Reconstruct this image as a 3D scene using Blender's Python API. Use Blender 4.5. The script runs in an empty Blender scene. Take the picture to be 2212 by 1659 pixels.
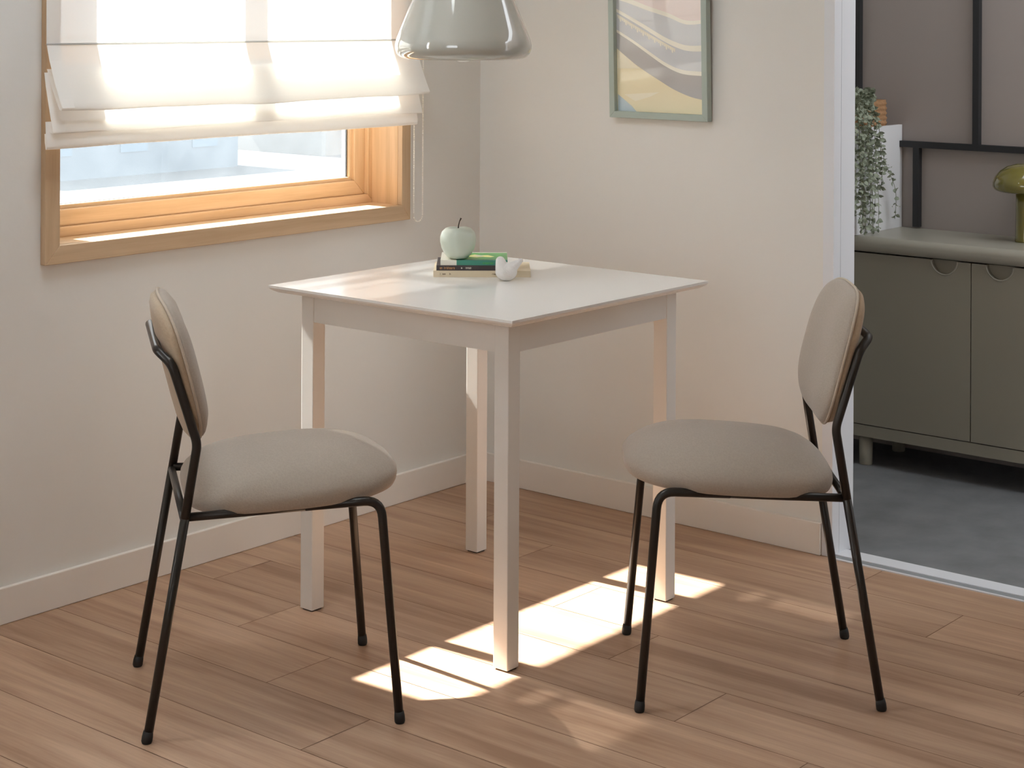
import bpy, bmesh, math, random
from mathutils import Vector, Matrix
random.seed(7)
S = bpy.context.scene
COL = S.collection
PI = math.pi

# ------------------------------------------------------------------ helpers
def srgb(r, g, b):
    f = lambda c: (c/255/12.92) if c/255 <= .04045 else ((c/255+.055)/1.055)**2.4
    return (f(r), f(g), f(b), 1)

def link(o, parent=None):
    COL.objects.link(o)
    if parent is not None:
        o.parent = parent
    return o

def obj(name, bm, mats, parent=None, smooth=False, label=None, kind=None):
    bmesh.ops.recalc_face_normals(bm, faces=bm.faces[:])
    me = bpy.data.meshes.new(name)
    bm.to_mesh(me); bm.free()
    for m in (mats if isinstance(mats, (list, tuple)) else [mats]):
        me.materials.append(m)
    if smooth:
        for p in me.polygons: p.use_smooth = True
    o = link(bpy.data.objects.new(name, me), parent)
    if label: o['label'] = label
    if kind: o['kind'] = kind
    return o

def thing(name, label, cat, loc=(0, 0, 0), rz=0, group=None):
    o = link(bpy.data.objects.new(name, None))
    o.empty_display_size = .05
    o.location = loc; o.rotation_euler = (0, 0, rz)
    o['label'] = label; o['category'] = cat
    if group: o['group'] = group
    return o

def tag(o, label, cat, group=None):
    o['label'] = label; o['category'] = cat
    if group: o['group'] = group
    return o

def box(bm, x0, x1, y0, y1, z0, z1, mi=0):
    v = [bm.verts.new((x, y, z)) for z in (z0, z1) for y in (y0, y1) for x in (x0, x1)]
    fs = [(0, 2, 3, 1), (4, 5, 7, 6), (0, 1, 5, 4), (2, 6, 7, 3), (0, 4, 6, 2), (1, 3, 7, 5)]
    for f in fs:
        bm.faces.new([v[i] for i in f]).material_index = mi
    return v

def boxes(*bs):
    bm = bmesh.new()
    for b in bs: box(bm, *b)
    return bm

def bevel(bm, w, seg=2):
    bmesh.ops.bevel(bm, geom=[e for e in bm.edges], offset=w, segments=seg, profile=.5, affect='EDGES')
    return bm

def bbox(x0, x1, y0, y1, z0, z1, w=.002, seg=2):
    bm = bmesh.new(); box(bm, x0, x1, y0, y1, z0, z1)
    return bevel(bm, w, seg)

def lathe(bm, prof, seg=48, c=(0, 0), mi=0):
    rings = []
    for r, z in prof:
        if r < 1e-6:
            rings.append([bm.verts.new((c[0], c[1], z))])
        else:
            rings.append([bm.verts.new((c[0]+r*math.cos(2*PI*k/seg), c[1]+r*math.sin(2*PI*k/seg), z)) for k in range(seg)])
    for a, b in zip(rings, rings[1:]):
        for k in range(seg):
            k2 = (k+1) % seg
            if len(a) == 1 and len(b) == 1: continue
            if len(a) == 1: f = bm.faces.new((a[0], b[k], b[k2]))
            elif len(b) == 1: f = bm.faces.new((a[k], b[0], a[k2]))
            else: f = bm.faces.new((a[k], b[k], b[k2], a[k2]))
            f.material_index = mi
    return bm

def tube(bm, pts, r, seg=12, closed=False, caps=True, radii=None):
    pts = [Vector(p) for p in pts]
    n = len(pts); rings = []
    t0 = (pts[1]-pts[0]).normalized()
    up = Vector((0, 0, 1)) if abs(t0.z) < .9 else Vector((1, 0, 0))
    nrm = (up - t0*up.dot(t0)).normalized()
    for i, p in enumerate(pts):
        if closed: t = (pts[(i+1) % n]-pts[i-1]).normalized()
        elif i == 0: t = (pts[1]-p).normalized()
        elif i == n-1: t = (p-pts[-2]).normalized()
        else: t = ((pts[i+1]-p).normalized()+(p-pts[i-1]).normalized()).normalized()
        nrm = (nrm - t*nrm.dot(t)).normalized()
        b = t.cross(nrm)
        rr = radii[i] if radii else r
        rings.append([bm.verts.new(p+(nrm*math.cos(2*PI*k/seg)+b*math.sin(2*PI*k/seg))*rr) for k in range(seg)])
    pairs = list(zip(rings, rings[1:]))
    if closed: pairs.append((rings[-1], rings[0]))
    for a, b in pairs:
        for k in range(seg):
            bm.faces.new((a[k], a[(k+1) % seg], b[(k+1) % seg], b[k]))
    if caps and not closed:
        bm.faces.new(rings[0][::-1]); bm.faces.new(rings[-1])
    return bm

def fillet(pts, r, n=7):
    """polyline with rounded inner corners; r is a radius or one per inner point"""
    pts = [Vector(p) for p in pts]; out = [pts[0]]
    for i in range(1, len(pts)-1):
        a, p, b = pts[i-1], pts[i], pts[i+1]
        rr = r[i-1] if isinstance(r, (list, tuple)) else r
        d1 = (a-p).normalized(); d2 = (b-p).normalized()
        ang = d1.angle(d2)
        if rr <= 0 or ang > PI-.02: out.append(p); continue
        d = min(rr/math.tan(ang/2), (a-p).length*.49, (b-p).length*.49)
        A, B = p+d1*d, p+d2*d
        for k in range(n+1):
            t = k/n
            out.append(A*(1-t)**2+p*2*t*(1-t)+B*t*t)
    out.append(pts[-1])
    return out

def grid(bm, f, nu, nv, mi=0):
    V = [[bm.verts.new(f(i/nu, j/nv)) for j in range(nv+1)] for i in range(nu+1)]
    for i in range(nu):
        for j in range(nv):
            bm.faces.new((V[i][j], V[i+1][j], V[i+1][j+1], V[i][j+1])).material_index = mi
    return V

# ------------------------------------------------------------------ materials
def nt(name):
    m = bpy.data.materials.new(name); m.use_nodes = True
    t = m.node_tree; t.nodes.clear()
    return m, t, t.nodes.new('ShaderNodeOutputMaterial')

def N(t, typ, **kw):
    n = t.nodes.new(typ)
    for k, v in kw.items():
        if k in n.inputs: n.inputs[k].default_value = v
        else: setattr(n, k, v)
    return n

def pbr(name, col, rough=.5, spec=.5, metal=0, coat=0, bump=None, vary=None, sheen=0, coat_rough=.03):
    """bump=(scale,strength,distance) noise bump; vary=(scale,amount) colour mottling"""
    m, t, out = nt(name)
    p = N(t, 'ShaderNodeBsdfPrincipled'); t.links.new(p.outputs[0], out.inputs[0])
    p.inputs['Base Color'].default_value = col
    p.inputs['Roughness'].default_value = rough
    p.inputs['Specular IOR Level'].default_value = spec
    p.inputs['Metallic'].default_value = metal
    p.inputs['Coat Weight'].default_value = coat
    p.inputs['Coat Roughness'].default_value = coat_rough
    p.inputs['Sheen Weight'].default_value = sheen
    tc = N(t, 'ShaderNodeTexCoord')
    if vary:
        n = N(t, 'ShaderNodeTexNoise'); n.inputs['Scale'].default_value = vary[0]; n.inputs['Detail'].default_value = 4
        t.links.new(tc.outputs['Object'], n.inputs['Vector'])
        mx = N(t, 'ShaderNodeMix', data_type='RGBA')
        a = tuple(c*(1-vary[1]) for c in col[:3])+(1,); b = tuple(min(1, c*(1+vary[1])) for c in col[:3])+(1,)
        mx.inputs[6].default_value = a; mx.inputs[7].default_value = b
        t.links.new(n.outputs[0], mx.inputs[0]); t.links.new(mx.outputs[2], p.inputs['Base Color'])
    if bump:
        n = N(t, 'ShaderNodeTexNoise'); n.inputs['Scale'].default_value = bump[0]; n.inputs['Detail'].default_value = 5
        t.links.new(tc.outputs['Object'], n.inputs['Vector'])
        b = N(t, 'ShaderNodeBump'); b.inputs['Strength'].default_value = bump[1]; b.inputs['Distance'].default_value = bump[2]
        t.links.new(n.outputs[0], b.inputs['Height']); t.links.new(b.outputs[0], p.inputs['Normal'])
    return m

def wood(name, c0, c1, scale, rough=.45, rnd_attr=None, bump=.05, stretch_axis=0, knots=False, coat=0):
    """streaky grain; stretch_axis is the object axis the grain runs along"""
    m, t, out = nt(name)
    p = N(t, 'ShaderNodeBsdfPrincipled'); t.links.new(p.outputs[0], out.inputs[0])
    p.inputs['Roughness'].default_value = rough
    tc = N(t, 'ShaderNodeTexCoord')
    vec = tc.outputs['Object']
    if rnd_attr:
        at = N(t, 'ShaderNodeAttribute', attribute_name=rnd_attr)
        sc = N(t, 'ShaderNodeVectorMath', operation='SCALE'); sc.inputs['Scale'].default_value = 37
        t.links.new(at.outputs['Color'], sc.inputs[0])
        ad = N(t, 'ShaderNodeVectorMath', operation='ADD')
        t.links.new(vec, ad.inputs[0]); t.links.new(sc.outputs[0], ad.inputs[1]); vec = ad.outputs[0]
    def mapped(k):
        mp = N(t, 'ShaderNodeMapping')
        s = [scale*k]*3; s[stretch_axis] = scale*k*.055
        mp.inputs['Scale'].default_value = s
        t.links.new(vec, mp.inputs['Vector']); return mp.outputs[0]
    n1 = N(t, 'ShaderNodeTexNoise'); n1.inputs['Scale'].default_value = 1; n1.inputs['Detail'].default_value = 6; n1.inputs['Distortion'].default_value = .7
    t.links.new(mapped(1), n1.inputs['Vector'])
    n2 = N(t, 'ShaderNodeTexNoise'); n2.inputs['Scale'].default_value = 1; n2.inputs['Detail'].default_value = 5
    t.links.new(mapped(6), n2.inputs['Vector'])
    n3 = N(t, 'ShaderNodeTexNoise'); n3.inputs['Scale'].default_value = 1; n3.inputs['Detail'].default_value = 2; n3.inputs['Distortion'].default_value = 1.5
    t.links.new(mapped(.28), n3.inputs['Vector'])
    a = N(t, 'ShaderNodeMath', operation='MULTIPLY_ADD'); a.inputs[1].default_value = .35
    t.links.new(n2.outputs[0], a.inputs[0]); t.links.new(n1.outputs[0], a.inputs[2])
    a2 = N(t, 'ShaderNodeMath', operation='MULTIPLY_ADD'); a2.inputs[1].default_value = .6
    t.links.new(n3.outputs[0], a2.inputs[0]); t.links.new(a.outputs[0], a2.inputs[2])
    mr = N(t, 'ShaderNodeMapRange'); mr.inputs['From Min'].default_value = .72; mr.inputs['From Max'].default_value = 1.22
    t.links.new(a2.outputs[0], mr.inputs['Value'])
    cr = N(t, 'ShaderNodeMix', data_type='RGBA'); cr.inputs[6].default_value = c0; cr.inputs[7].default_value = c1
    t.links.new(mr.outputs[0], cr.inputs[0])
    col = cr.outputs[2]
    if knots:
        vo = N(t, 'ShaderNodeTexVoronoi'); vo.inputs['Scale'].default_value = 1
        mp = N(t, 'ShaderNodeMapping'); s = [5.5]*3; s[stretch_axis] = 1.5; mp.inputs['Scale'].default_value = s
        t.links.new(vec, mp.inputs['Vector']); t.links.new(mp.outputs[0], vo.inputs['Vector'])
        kr = N(t, 'ShaderNodeMapRange'); kr.inputs['From Min'].default_value = 0; kr.inputs['From Max'].default_value = .16
        kr.inputs['To Min'].default_value = .55; kr.inputs['To Max'].default_value = 0
        t.links.new(vo.outputs['Distance'], kr.inputs['Value'])
        km = N(t, 'ShaderNodeMath', operation='MULTIPLY'); t.links.new(kr.outputs[0], km.inputs[0]); t.links.new(n1.outputs[0], km.inputs[1])
        kk = N(t, 'ShaderNodeMix', data_type='RGBA'); kk.inputs[7].default_value = tuple(c*.42 for c in c0[:3])+(1,)
        t.links.new(km.outputs[0], kk.inputs[0]); t.links.new(col, kk.inputs[6]); col = kk.outputs[2]
    if rnd_attr:
        at2 = N(t, 'ShaderNodeAttribute', attribute_name=rnd_attr)
        sx = N(t, 'ShaderNodeSeparateColor'); t.links.new(at2.outputs['Color'], sx.inputs[0])
        vr = N(t, 'ShaderNodeMapRange'); vr.inputs['To Min'].default_value = .9; vr.inputs['To Max'].default_value = 1.08
        t.links.new(sx.outputs[0], vr.inputs['Value'])
        hs = N(t, 'ShaderNodeHueSaturation'); t.links.new(vr.outputs[0], hs.inputs['Value']); t.links.new(col, hs.inputs['Color'])
        col = hs.outputs[0]
    t.links.new(col, p.inputs['Base Color'])
    b = N(t, 'ShaderNodeBump'); b.inputs['Strength'].default_value = bump; b.inputs['Distance'].default_value = .002
    t.links.new(a.outputs[0], b.inputs['Height']); t.links.new(b.outputs[0], p.inputs['Normal'])
    p.inputs['Coat Weight'].default_value = coat; p.inputs['Coat Roughness'].default_value = .25
    return m

def fabric(name, col, sc=420, rough=.95):
    m, t, out = nt(name)
    p = N(t, 'ShaderNodeBsdfPrincipled'); t.links.new(p.outputs[0], out.inputs[0])
    p.inputs['Roughness'].default_value = rough; p.inputs['Specular IOR Level'].default_value = .15
    p.inputs['Sheen Weight'].default_value = .25; p.inputs['Sheen Roughness'].default_value = .4
    tc = N(t, 'ShaderNodeTexCoord')
    n = N(t, 'ShaderNodeTexNoise'); n.inputs['Scale'].default_value = sc; n.inputs['Detail'].default_value = 3
    w1 = N(t, 'ShaderNodeTexVoronoi'); w1.inputs['Scale'].default_value = sc*.62
    mp = N(t, 'ShaderNodeMapping'); mp.inputs['Scale'].default_value = (1, .45, 1); mp.inputs['Rotation'].default_value = (.3, .2, .7)
    t.links.new(tc.outputs['Object'], mp.inputs['Vector']); t.links.new(mp.outputs[0], w1.inputs['Vector'])
    t.links.new(tc.outputs['Object'], n.inputs['Vector'])
    mul = N(t, 'ShaderNodeMath', operation='MULTIPLY_ADD'); mul.inputs[1].default_value = .6
    t.links.new(w1.outputs['Distance'], mul.inputs[0]); t.links.new(n.outputs[0], mul.inputs[2])
    mr = N(t, 'ShaderNodeMapRange'); mr.inputs['From Min'].default_value = .3; mr.inputs['From Max'].default_value = 1.2
    mr.inputs['To Min'].default_value = .92; mr.inputs['To Max'].default_value = 1.05
    t.links.new(mul.outputs[0], mr.inputs['Value'])
    hs = N(t, 'ShaderNodeHueSaturation'); hs.inputs['Color'].default_value = col
    t.links.new(mr.outputs[0], hs.inputs['Value']); t.links.new(hs.outputs[0], p.inputs['Base Color'])
    b = N(t, 'ShaderNodeBump'); b.inputs['Strength'].default_value = .35; b.inputs['Distance'].default_value = .001
    t.links.new(mul.outputs[0], b.inputs['Height']); t.links.new(b.outputs[0], p.inputs['Normal'])
    return m

def sheer(name, col, transp, transl):
    m, t, out = nt(name)
    d = N(t, 'ShaderNodeBsdfDiffuse'); d.inputs[0].default_value = col
    tl = N(t, 'ShaderNodeBsdfTranslucent'); tl.inputs[0].default_value = col
    tr = N(t, 'ShaderNodeBsdfTransparent')
    m1 = N(t, 'ShaderNodeMixShader'); m1.inputs[0].default_value = transl
    t.links.new(d.outputs[0], m1.inputs[1]); t.links.new(tl.outputs[0], m1.inputs[2])
    m2 = N(t, 'ShaderNodeMixShader'); m2.inputs[0].default_value = transp
    t.links.new(m1.outputs[0], m2.inputs[1]); t.links.new(tr.outputs[0], m2.inputs[2])
    t.links.new(m2.outputs[0], out.inputs[0])
    return m

def pane_mat(name, haze):
    m, t, out = nt(name)
    tr = N(t, 'ShaderNodeBsdfTransparent'); tr.inputs[0].default_value = (.97, .985, .98, 1)
    gl = N(t, 'ShaderNodeBsdfGlossy'); gl.inputs['Roughness'].default_value = .0
    fr = N(t, 'ShaderNodeFresnel'); fr.inputs[0].default_value = 1.35
    m1 = N(t, 'ShaderNodeMixShader'); t.links.new(fr.outputs[0], m1.inputs[0])
    t.links.new(tr.outputs[0], m1.inputs[1]); t.links.new(gl.outputs[0], m1.inputs[2])
    tl = N(t, 'ShaderNodeBsdfTranslucent'); tl.inputs[0].default_value = (.8, .88, .95, 1)  # pale bluish scatter in the pane, painted haze over the outside view
    n = N(t, 'ShaderNodeTexNoise'); n.inputs['Scale'].default_value = 9; n.inputs['Detail'].default_value = 6
    tc = N(t, 'ShaderNodeTexCoord'); t.links.new(tc.outputs['Object'], n.inputs['Vector'])
    mr = N(t, 'ShaderNodeMapRange'); mr.inputs['To Min'].default_value = haze*.6; mr.inputs['To Max'].default_value = haze*1.4
    t.links.new(n.outputs[0], mr.inputs['Value'])
    m2 = N(t, 'ShaderNodeMixShader'); t.links.new(mr.outputs[0], m2.inputs[0])
    t.links.new(m1.outputs[0], m2.inputs[1]); t.links.new(tl.outputs[0], m2.inputs[2])
    t.links.new(m2.outputs[0], out.inputs[0])
    return m

M = {}
M['wall'] = pbr('painted_wall', srgb(225, 223, 218), .85, .25, bump=(38, .12, .004), vary=(3, .015))
M['ceiling'] = pbr('ceiling_paint', srgb(236, 232, 225), .9, .2)
M['trim'] = pbr('trim_paint', srgb(232, 226, 218), .5, .4)
M['jamb'] = pbr('door_frame_paint', srgb(222, 224, 228), .35, .5)
M['groove'] = pbr('track_grey', srgb(140, 144, 146), .4, .5)
M['floor'] = wood('oak_laminate', srgb(158, 122, 96), srgb(200, 166, 138), 26, .42, 'rnd', .06, 1, True)
M['seam'] = pbr('plank_seam', srgb(116, 86, 66), .8)
M['oak'] = wood('window_oak', srgb(206, 171, 130), srgb(228, 195, 156), 40, .45, None, .04, 0)
M['oak_v'] = wood('window_oak_upright', srgb(206, 171, 130), srgb(228, 195, 156), 40, .45, None, .04, 2)
M['casing'] = wood('casing_oak', srgb(192, 162, 128), srgb(211, 183, 149), 40, .5, None, .04, 0)
M['casing_v'] = wood('casing_oak_upright', srgb(192, 162, 128), srgb(211, 183, 149), 40, .5, None, .04, 2)
M['glass'] = pane_mat('hazy_window_glass', .035)  # veil of haze is mixed into the pane material
M['gasket'] = pbr('gasket', srgb(70, 74, 76), .5)
M['spacer'] = pbr('spacer', srgb(215, 218, 216), .35, .5)
M['blind'] = sheer('sheer_blind_cloth', srgb(252, 250, 246), .05, .31)
M['rod'] = sheer('blind_rod_pocket', srgb(225, 225, 222), .05, .5)
M['chain'] = pbr('bead_white', srgb(250, 246, 238), .4)
M['table'] = pbr('white_lacquer', srgb(234, 231, 226), .22, .5, coat=.2, coat_rough=.12)
M['table_leg'] = pbr('white_lacquer_legs', srgb(230, 225, 218), .4, .45)
M['metal'] = pbr('black_steel', srgb(52, 48, 44), .34, .5, metal=.55)
M['rubber'] = pbr('black_rubber', srgb(24, 23, 22), .6)
M['seat'] = fabric('taupe_cloth', srgb(172, 160, 147))
M['shell'] = fabric('beige_shell_cloth', srgb(182, 162, 138), 300)
M['piping'] = fabric('piping_cloth', srgb(190, 175, 157), 500)
M['shade'] = pbr('glazed_shade', srgb(182, 181, 170), .1, .55, coat=1, coat_rough=.0)
M['shade'].node_tree.nodes['Principled BSDF'].inputs['Coat IOR'].default_value = 2.0
M['shade_in'] = pbr('shade_inside', srgb(240, 238, 230), .5)
M['bulb'] = pbr('opal_bulb', srgb(240, 240, 238), .2)
M['cord'] = pbr('cord', srgb(220, 218, 210), .6)
M['frame'] = pbr('sage_frame', srgb(170, 182, 174), .42, .4)
M['frame_in'] = pbr('frame_rebate', srgb(60, 58, 54), .6)
PC = dict(pink=(233, 218, 212), line=(240, 236, 222), lgrey=(206, 208, 210), mgrey=(202, 204, 207), dgrey=(182, 179, 177),
          yellow=(238, 226, 190), lyellow=(243, 235, 210), blue=(190, 205, 212), bead=(236, 230, 212), tone=(206, 196, 184))
PN = list(PC)
M_print = [pbr('print_'+k, srgb(*PC[k]), .45, .3, coat=1, coat_rough=.0) for k in PN]
M['r2wall'] = pbr('taupe_wall', srgb(166, 157, 152), .7, .3, vary=(1.5, .02))
M['r2bar'] = pbr('black_bar', srgb(46, 46, 48), .45, .4)
M['r2floor'] = pbr('grey_slate_floor', srgb(118, 119, 121), .55, .4, bump=(22, .5, .004), vary=(9, .4))
M['cab'] = pbr('sage_grey_lacquer', srgb(148, 143, 129), .4, .45)
M['cab_top'] = pbr('sage_grey_worktop', srgb(160, 156, 143), .3, .5)
M['cab_in'] = pbr('cabinet_dark_gap', srgb(58, 54, 47), .7)
M['whitebox'] = pbr('white_laminate', srgb(228, 228, 230), .5)
M['olive'] = pbr('olive_glass', srgb(118, 110, 46), .1, .6, coat=1)
M['basket'] = pbr('woven_fibre', srgb(170, 131, 96), .8, .2, bump=(160, .6, .003), vary=(90, .25))
M['leaf'] = pbr('eucalyptus_leaf', srgb(148, 155, 136), .6, .3, vary=(40, .22))
M['stem'] = pbr('plant_stem', srgb(120, 122, 92), .7)
M['apple'] = pbr('celadon_ceramic', srgb(196, 203, 188), .38, .5, coat=.25, coat_rough=.2)
M['apple_stem'] = pbr('dark_bronze', srgb(62, 50, 38), .45, .5, metal=.5)
M['bird'] = pbr('white_clay', srgb(226, 222, 218), .9, .2, bump=(220, .35, .002))
M['bk_cream'] = pbr('book_cream', srgb(214, 198, 170), .6)
M['bk_dark'] = pbr('book_dark', srgb(64, 54, 56), .5)
M['bk_teal'] = pbr('book_teal', srgb(58, 138, 118), .4, coat=.3)
M['bk_green'] = pbr('book_green', srgb(74, 176, 82), .3, coat=.4)
M['bk_white'] = pbr('book_white', srgb(226, 222, 208), .4, coat=.3)
M['bk_orange'] = pbr('book_orange', srgb(196, 148, 96), .5)
M['bk_yellow'] = pbr('book_yellow', srgb(236, 226, 150), .4)
M['paper'] = pbr('page_edges', srgb(228, 222, 208), .85)
M['ink'] = pbr('print_ink', srgb(120, 100, 78), .7)

# ------------------------------------------------------------------ camera (solved from the photograph)
W_, H_ = 2212, 1659
F, PITCH, YAW, ROLL, CY = 3849.503, -.0009, .68905, .00498, 30.126
CAM = Vector((-3.97112, -3.38989, 1.36411))
fw = Vector((math.cos(YAW)*math.cos(PITCH), math.sin(YAW)*math.cos(PITCH), math.sin(PITCH)))
rt = Vector((math.sin(YAW), -math.cos(YAW), 0)); up = rt.cross(fw)
r2 = rt*math.cos(ROLL)+up*math.sin(ROLL); u2 = -rt*math.sin(ROLL)+up*math.cos(ROLL)
cam = bpy.data.cameras.new('camera'); co = link(bpy.data.objects.new('camera', cam))
mw = Matrix.Identity(4)
for i, v in enumerate((r2, u2, -fw)):
    for j in range(3): mw[j][i] = v[j]
mw.translation = CAM
co.matrix_world = mw
cam.sensor_fit = 'HORIZONTAL'; cam.sensor_width = 36; cam.lens = F/W_*36
cam.shift_y = -(H_/2-CY)/W_; cam.clip_start = .05; cam.clip_end = 500
S.camera = co

# ------------------------------------------------------------------ room shell
X_REAR, Y_SIDE, Z_C = -5.2, -4.6, 2.5
WX0, WX1, WZ0, WZ1 = -1.492, -.350, .828, 1.66      # window opening in the window wall
WT = .20                                            # window wall thickness
DY0, DY1 = -1.172, -2.75                            # door opening
# floor planks : one mesh
bm = bmesh.new(); lay = bm.loops.layers.color.new('rnd')
PWD, PL, g = .1853, 1.3333, .0009
xb = -1.3055
for i in range(-22, 8):
    x0 = xb+i*PWD; x1 = x0+PWD
    if x1 < X_REAR+.01 or x0 > -.001: continue
    off = -.415+.2935*i
    k0 = math.floor((Y_SIDE-off)/PL)
    for k in range(k0, k0+8):
        y0 = off+k*PL; y1 = y0+PL
        a, b = max(y0+g, Y_SIDE), min(y1-g, -.0005)
        if b-a < .01: continue
        c = (random.random(), random.random(), random.random(), 1)
        xa, xc = max(x0+g, X_REAR), min(x1-g, 0)
        f = bm.faces.new([bm.verts.new(p) for p in ((xa, a, 0), (xc, a, 0), (xc, b, 0), (xa, b, 0))])
        for l in f.loops: l[lay] = c
box(bm, X_REAR, 0, Y_SIDE, 0, -.06, -.0012, 1)
obj('floor', bm, [M['floor'], M['seam']], kind='structure')
# window wall with its opening, and a hole for the added fill window
bm = bmesh.new()
box(bm, X_REAR-.1, -3.4, 0, WT, -.06, Z_C); box(bm, -2.75, WX0, 0, WT, -.06, Z_C); box(bm, -3.4, -2.75, 0, WT, -.06, .8); box(bm, -3.4, -2.75, 0, WT, 2.15, Z_C); box(bm, WX1, 1.25, 0, WT, -.06, Z_C)
box(bm, WX0, WX1, 0, WT, -.06, WZ0-.004); box(bm, WX0, WX1, 0, WT, WZ1+.004, Z_C)
obj('wall_window', bm, M['wall'], kind='structure')
# picture wall, ends at the doorway
bm = bmesh.new()
box(bm, 0, .1, -1.142, 0, -.06, Z_C); box(bm, 0, .1, DY1-.03, -1.142, 2.08, Z_C); box(bm, 0, .1, Y_SIDE, DY1-.03, -.06, Z_C)
obj('wall_right', bm, M['wall'], kind='structure')
# unseen back of the room; wide openings let daylight in
bm = bmesh.new()
box(bm, X_REAR-.1, X_REAR, Y_SIDE-.1, 0, -.06, .9); box(bm, X_REAR-.1, X_REAR, Y_SIDE-.1, 0, 2.2, Z_C)
box(bm, X_REAR-.1, X_REAR, Y_SIDE-.1, -3.3, .9, 2.2); box(bm, X_REAR-.1, X_REAR, -1.8, 0, .9, 2.2)
obj('wall_rear', bm, M['wall'], kind='structure')
bm = bmesh.new()
box(bm, X_REAR, .1, Y_SIDE-.1, Y_SIDE, -.06, Z_C)
obj('wall_side', bm, M['wall'], kind='structure')
RX0, RX1, RY0, RY1 = -2.15, -1.4, -1.1, -.4  # ceiling hole for the added rooflight
obj('ceiling', boxes((X_REAR-.1, RX0, Y_SIDE-.1, WT, Z_C, Z_C+.1), (RX1, .1, Y_SIDE-.1, WT, Z_C, Z_C+.1), (RX0, RX1, Y_SIDE-.1, RY0, Z_C, Z_C+.1),
    (RX0, RX1, RY1, WT, Z_C, Z_C+.1), (.1, 1.25, -1.25, WT, Z_C, Z_C+.1)), M['ceiling'], kind='structure')
obj('baseboard_window', bbox(X_REAR, -.0005, -.013, -.0003, .0005, .0811, .0015), M['trim'], kind='structure')
obj('baseboard_right', bbox(-.013, -.0003, -1.1415, -.0135, .0005, .0811, .0015), M['trim'], kind='structure')
# door frame and threshold
bm = bmesh.new()
box(bm, -.005, .03, -1.172, -1.1425, 0, 2.08); box(bm, .0315, .102, -1.172, -1.1425, 0, 2.08)
box(bm, .030, .0315, -1.168, -1.1425, 0, 2.08)
box(bm, -.005, .102, DY1, -1.172, 2.05, 2.08); box(bm, -.005, .102, DY1-.03, DY1, 0, 2.08)
obj('door_1', bm, M['jamb'], kind='structure')
bm = bmesh.new()
box(bm, .012, .068, DY1, -1.172, -.02, .004, 0); box(bm, -.012, .012, DY1, -1.172, -.02, .0015, 1)
box(bm, -.019, -.012, DY1, -1.172, -.02, .003, 0)
obj('trim_1', bm, [M['jamb'], M['groove']], kind='structure', label='white door threshold with a grey groove')

# ------------------------------------------------------------------ window
win = link(bpy.data.objects.new('window_1', None)); win['kind'] = 'structure'
cx0, cx1, cz0, cz1, cw = -1.533, -.318, .786, 1.70, .041
yf = -.018
def mitre(bm, x0, x1, z0, z1, ix0, ix1, iz0, iz1, y0, y1, side):
    O = dict(bl=(x0, z0), br=(x1, z0), tl=(x0, z1), tr=(x1, z1)); I = dict(bl=(ix0, iz0), br=(ix1, iz0), tl=(ix0, iz1), tr=(ix1, iz1))
    a, b = {'bottom': ('bl', 'br'), 'top': ('tl', 'tr'), 'left': ('bl', 'tl'), 'right': ('br', 'tr')}[side]
    q = [O[a], O[b], I[b], I[a]]
    v0 = [bm.verts.new((x, y0, z)) for x, z in q]; v1 = [bm.verts.new((x, y1, z)) for x, z in q]
    bm.faces.new(v0); bm.faces.new(v1[::-1])
    for k in range(4): bm.faces.new((v0[k], v0[(k+1) % 4], v1[(k+1) % 4], v1[k]))
e = .0003
for s in ('bottom', 'top', 'left', 'right'):
    bm = bmesh.new(); mitre(bm, cx0, cx1, cz0, cz1, WX0, WX1-.003, WZ0, WZ1, yf, -.0004, s)
    bevel(bm, .0012, 1)
    obj('casing', bm, M['casing'] if s in ('bottom', 'top') else M['casing_v'], win)
# reveal boards
obj('sill_board', boxes((WX0, WX1, -.0004, .106, WZ0-.004, WZ0+.0005)), M['oak'], win)
obj('reveal_board', boxes((WX1-.003, WX1+.004, -.0004, .106, WZ0, WZ1)), M['oak_v'], win)
obj('reveal_board', boxes((WX0-.004, WX0, -.0004, .106, WZ0, WZ1)), M['oak_v'], win)
obj('head_board', boxes((WX0, WX1, -.0004, .106, WZ1, WZ1+.004)), M['oak'], win)
# fixed frame and sash
def rect_frame(name, x0, x1, z0, z1, w, y0, y1, bw=.002):
    for s in ('bottom', 'top', 'left', 'right'):
        bm = bmesh.new(); mitre(bm, x0, x1, z0, z1, x0+w, x1-w, z0+w, z1-w, y0, y1, s); bevel(bm, bw, 2)
        obj(name, bm, M['oak'] if s in ('bottom', 'top') else M['oak_v'], win)
fx0, fx1 = WX0+.004, WX1+.006
rect_frame('frame_rail', fx0, fx1, WZ0, WZ1, .024, .098, .16)
rect_frame('sash_rail', fx0+.024, fx1-.024, WZ0+.024, WZ1-.024, .040, .112, .15)
gx0, gx1, gz0, gz1 = fx0+.064, fx1-.064, WZ0+.064, WZ1-.064
rect_frame('glazing_bead', gx0, gx1, gz0, gz1, .010, .122, .14, .001)
gx0 += .010; gx1 -= .010; gz0 += .010; gz1 -= .010
MX = (gx0+gx1)/2
bm = boxes((gx0, gx1, .118, .145, 1.235, 1.285)); bevel(bm, .002)
obj('transom', bm, M['oak'], win)
bm = boxes((MX-.034, MX+.034, .118, .145, 1.285, gz1)); bevel(bm, .002)
obj('mullion', bm, M['oak_v'], win)
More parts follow.
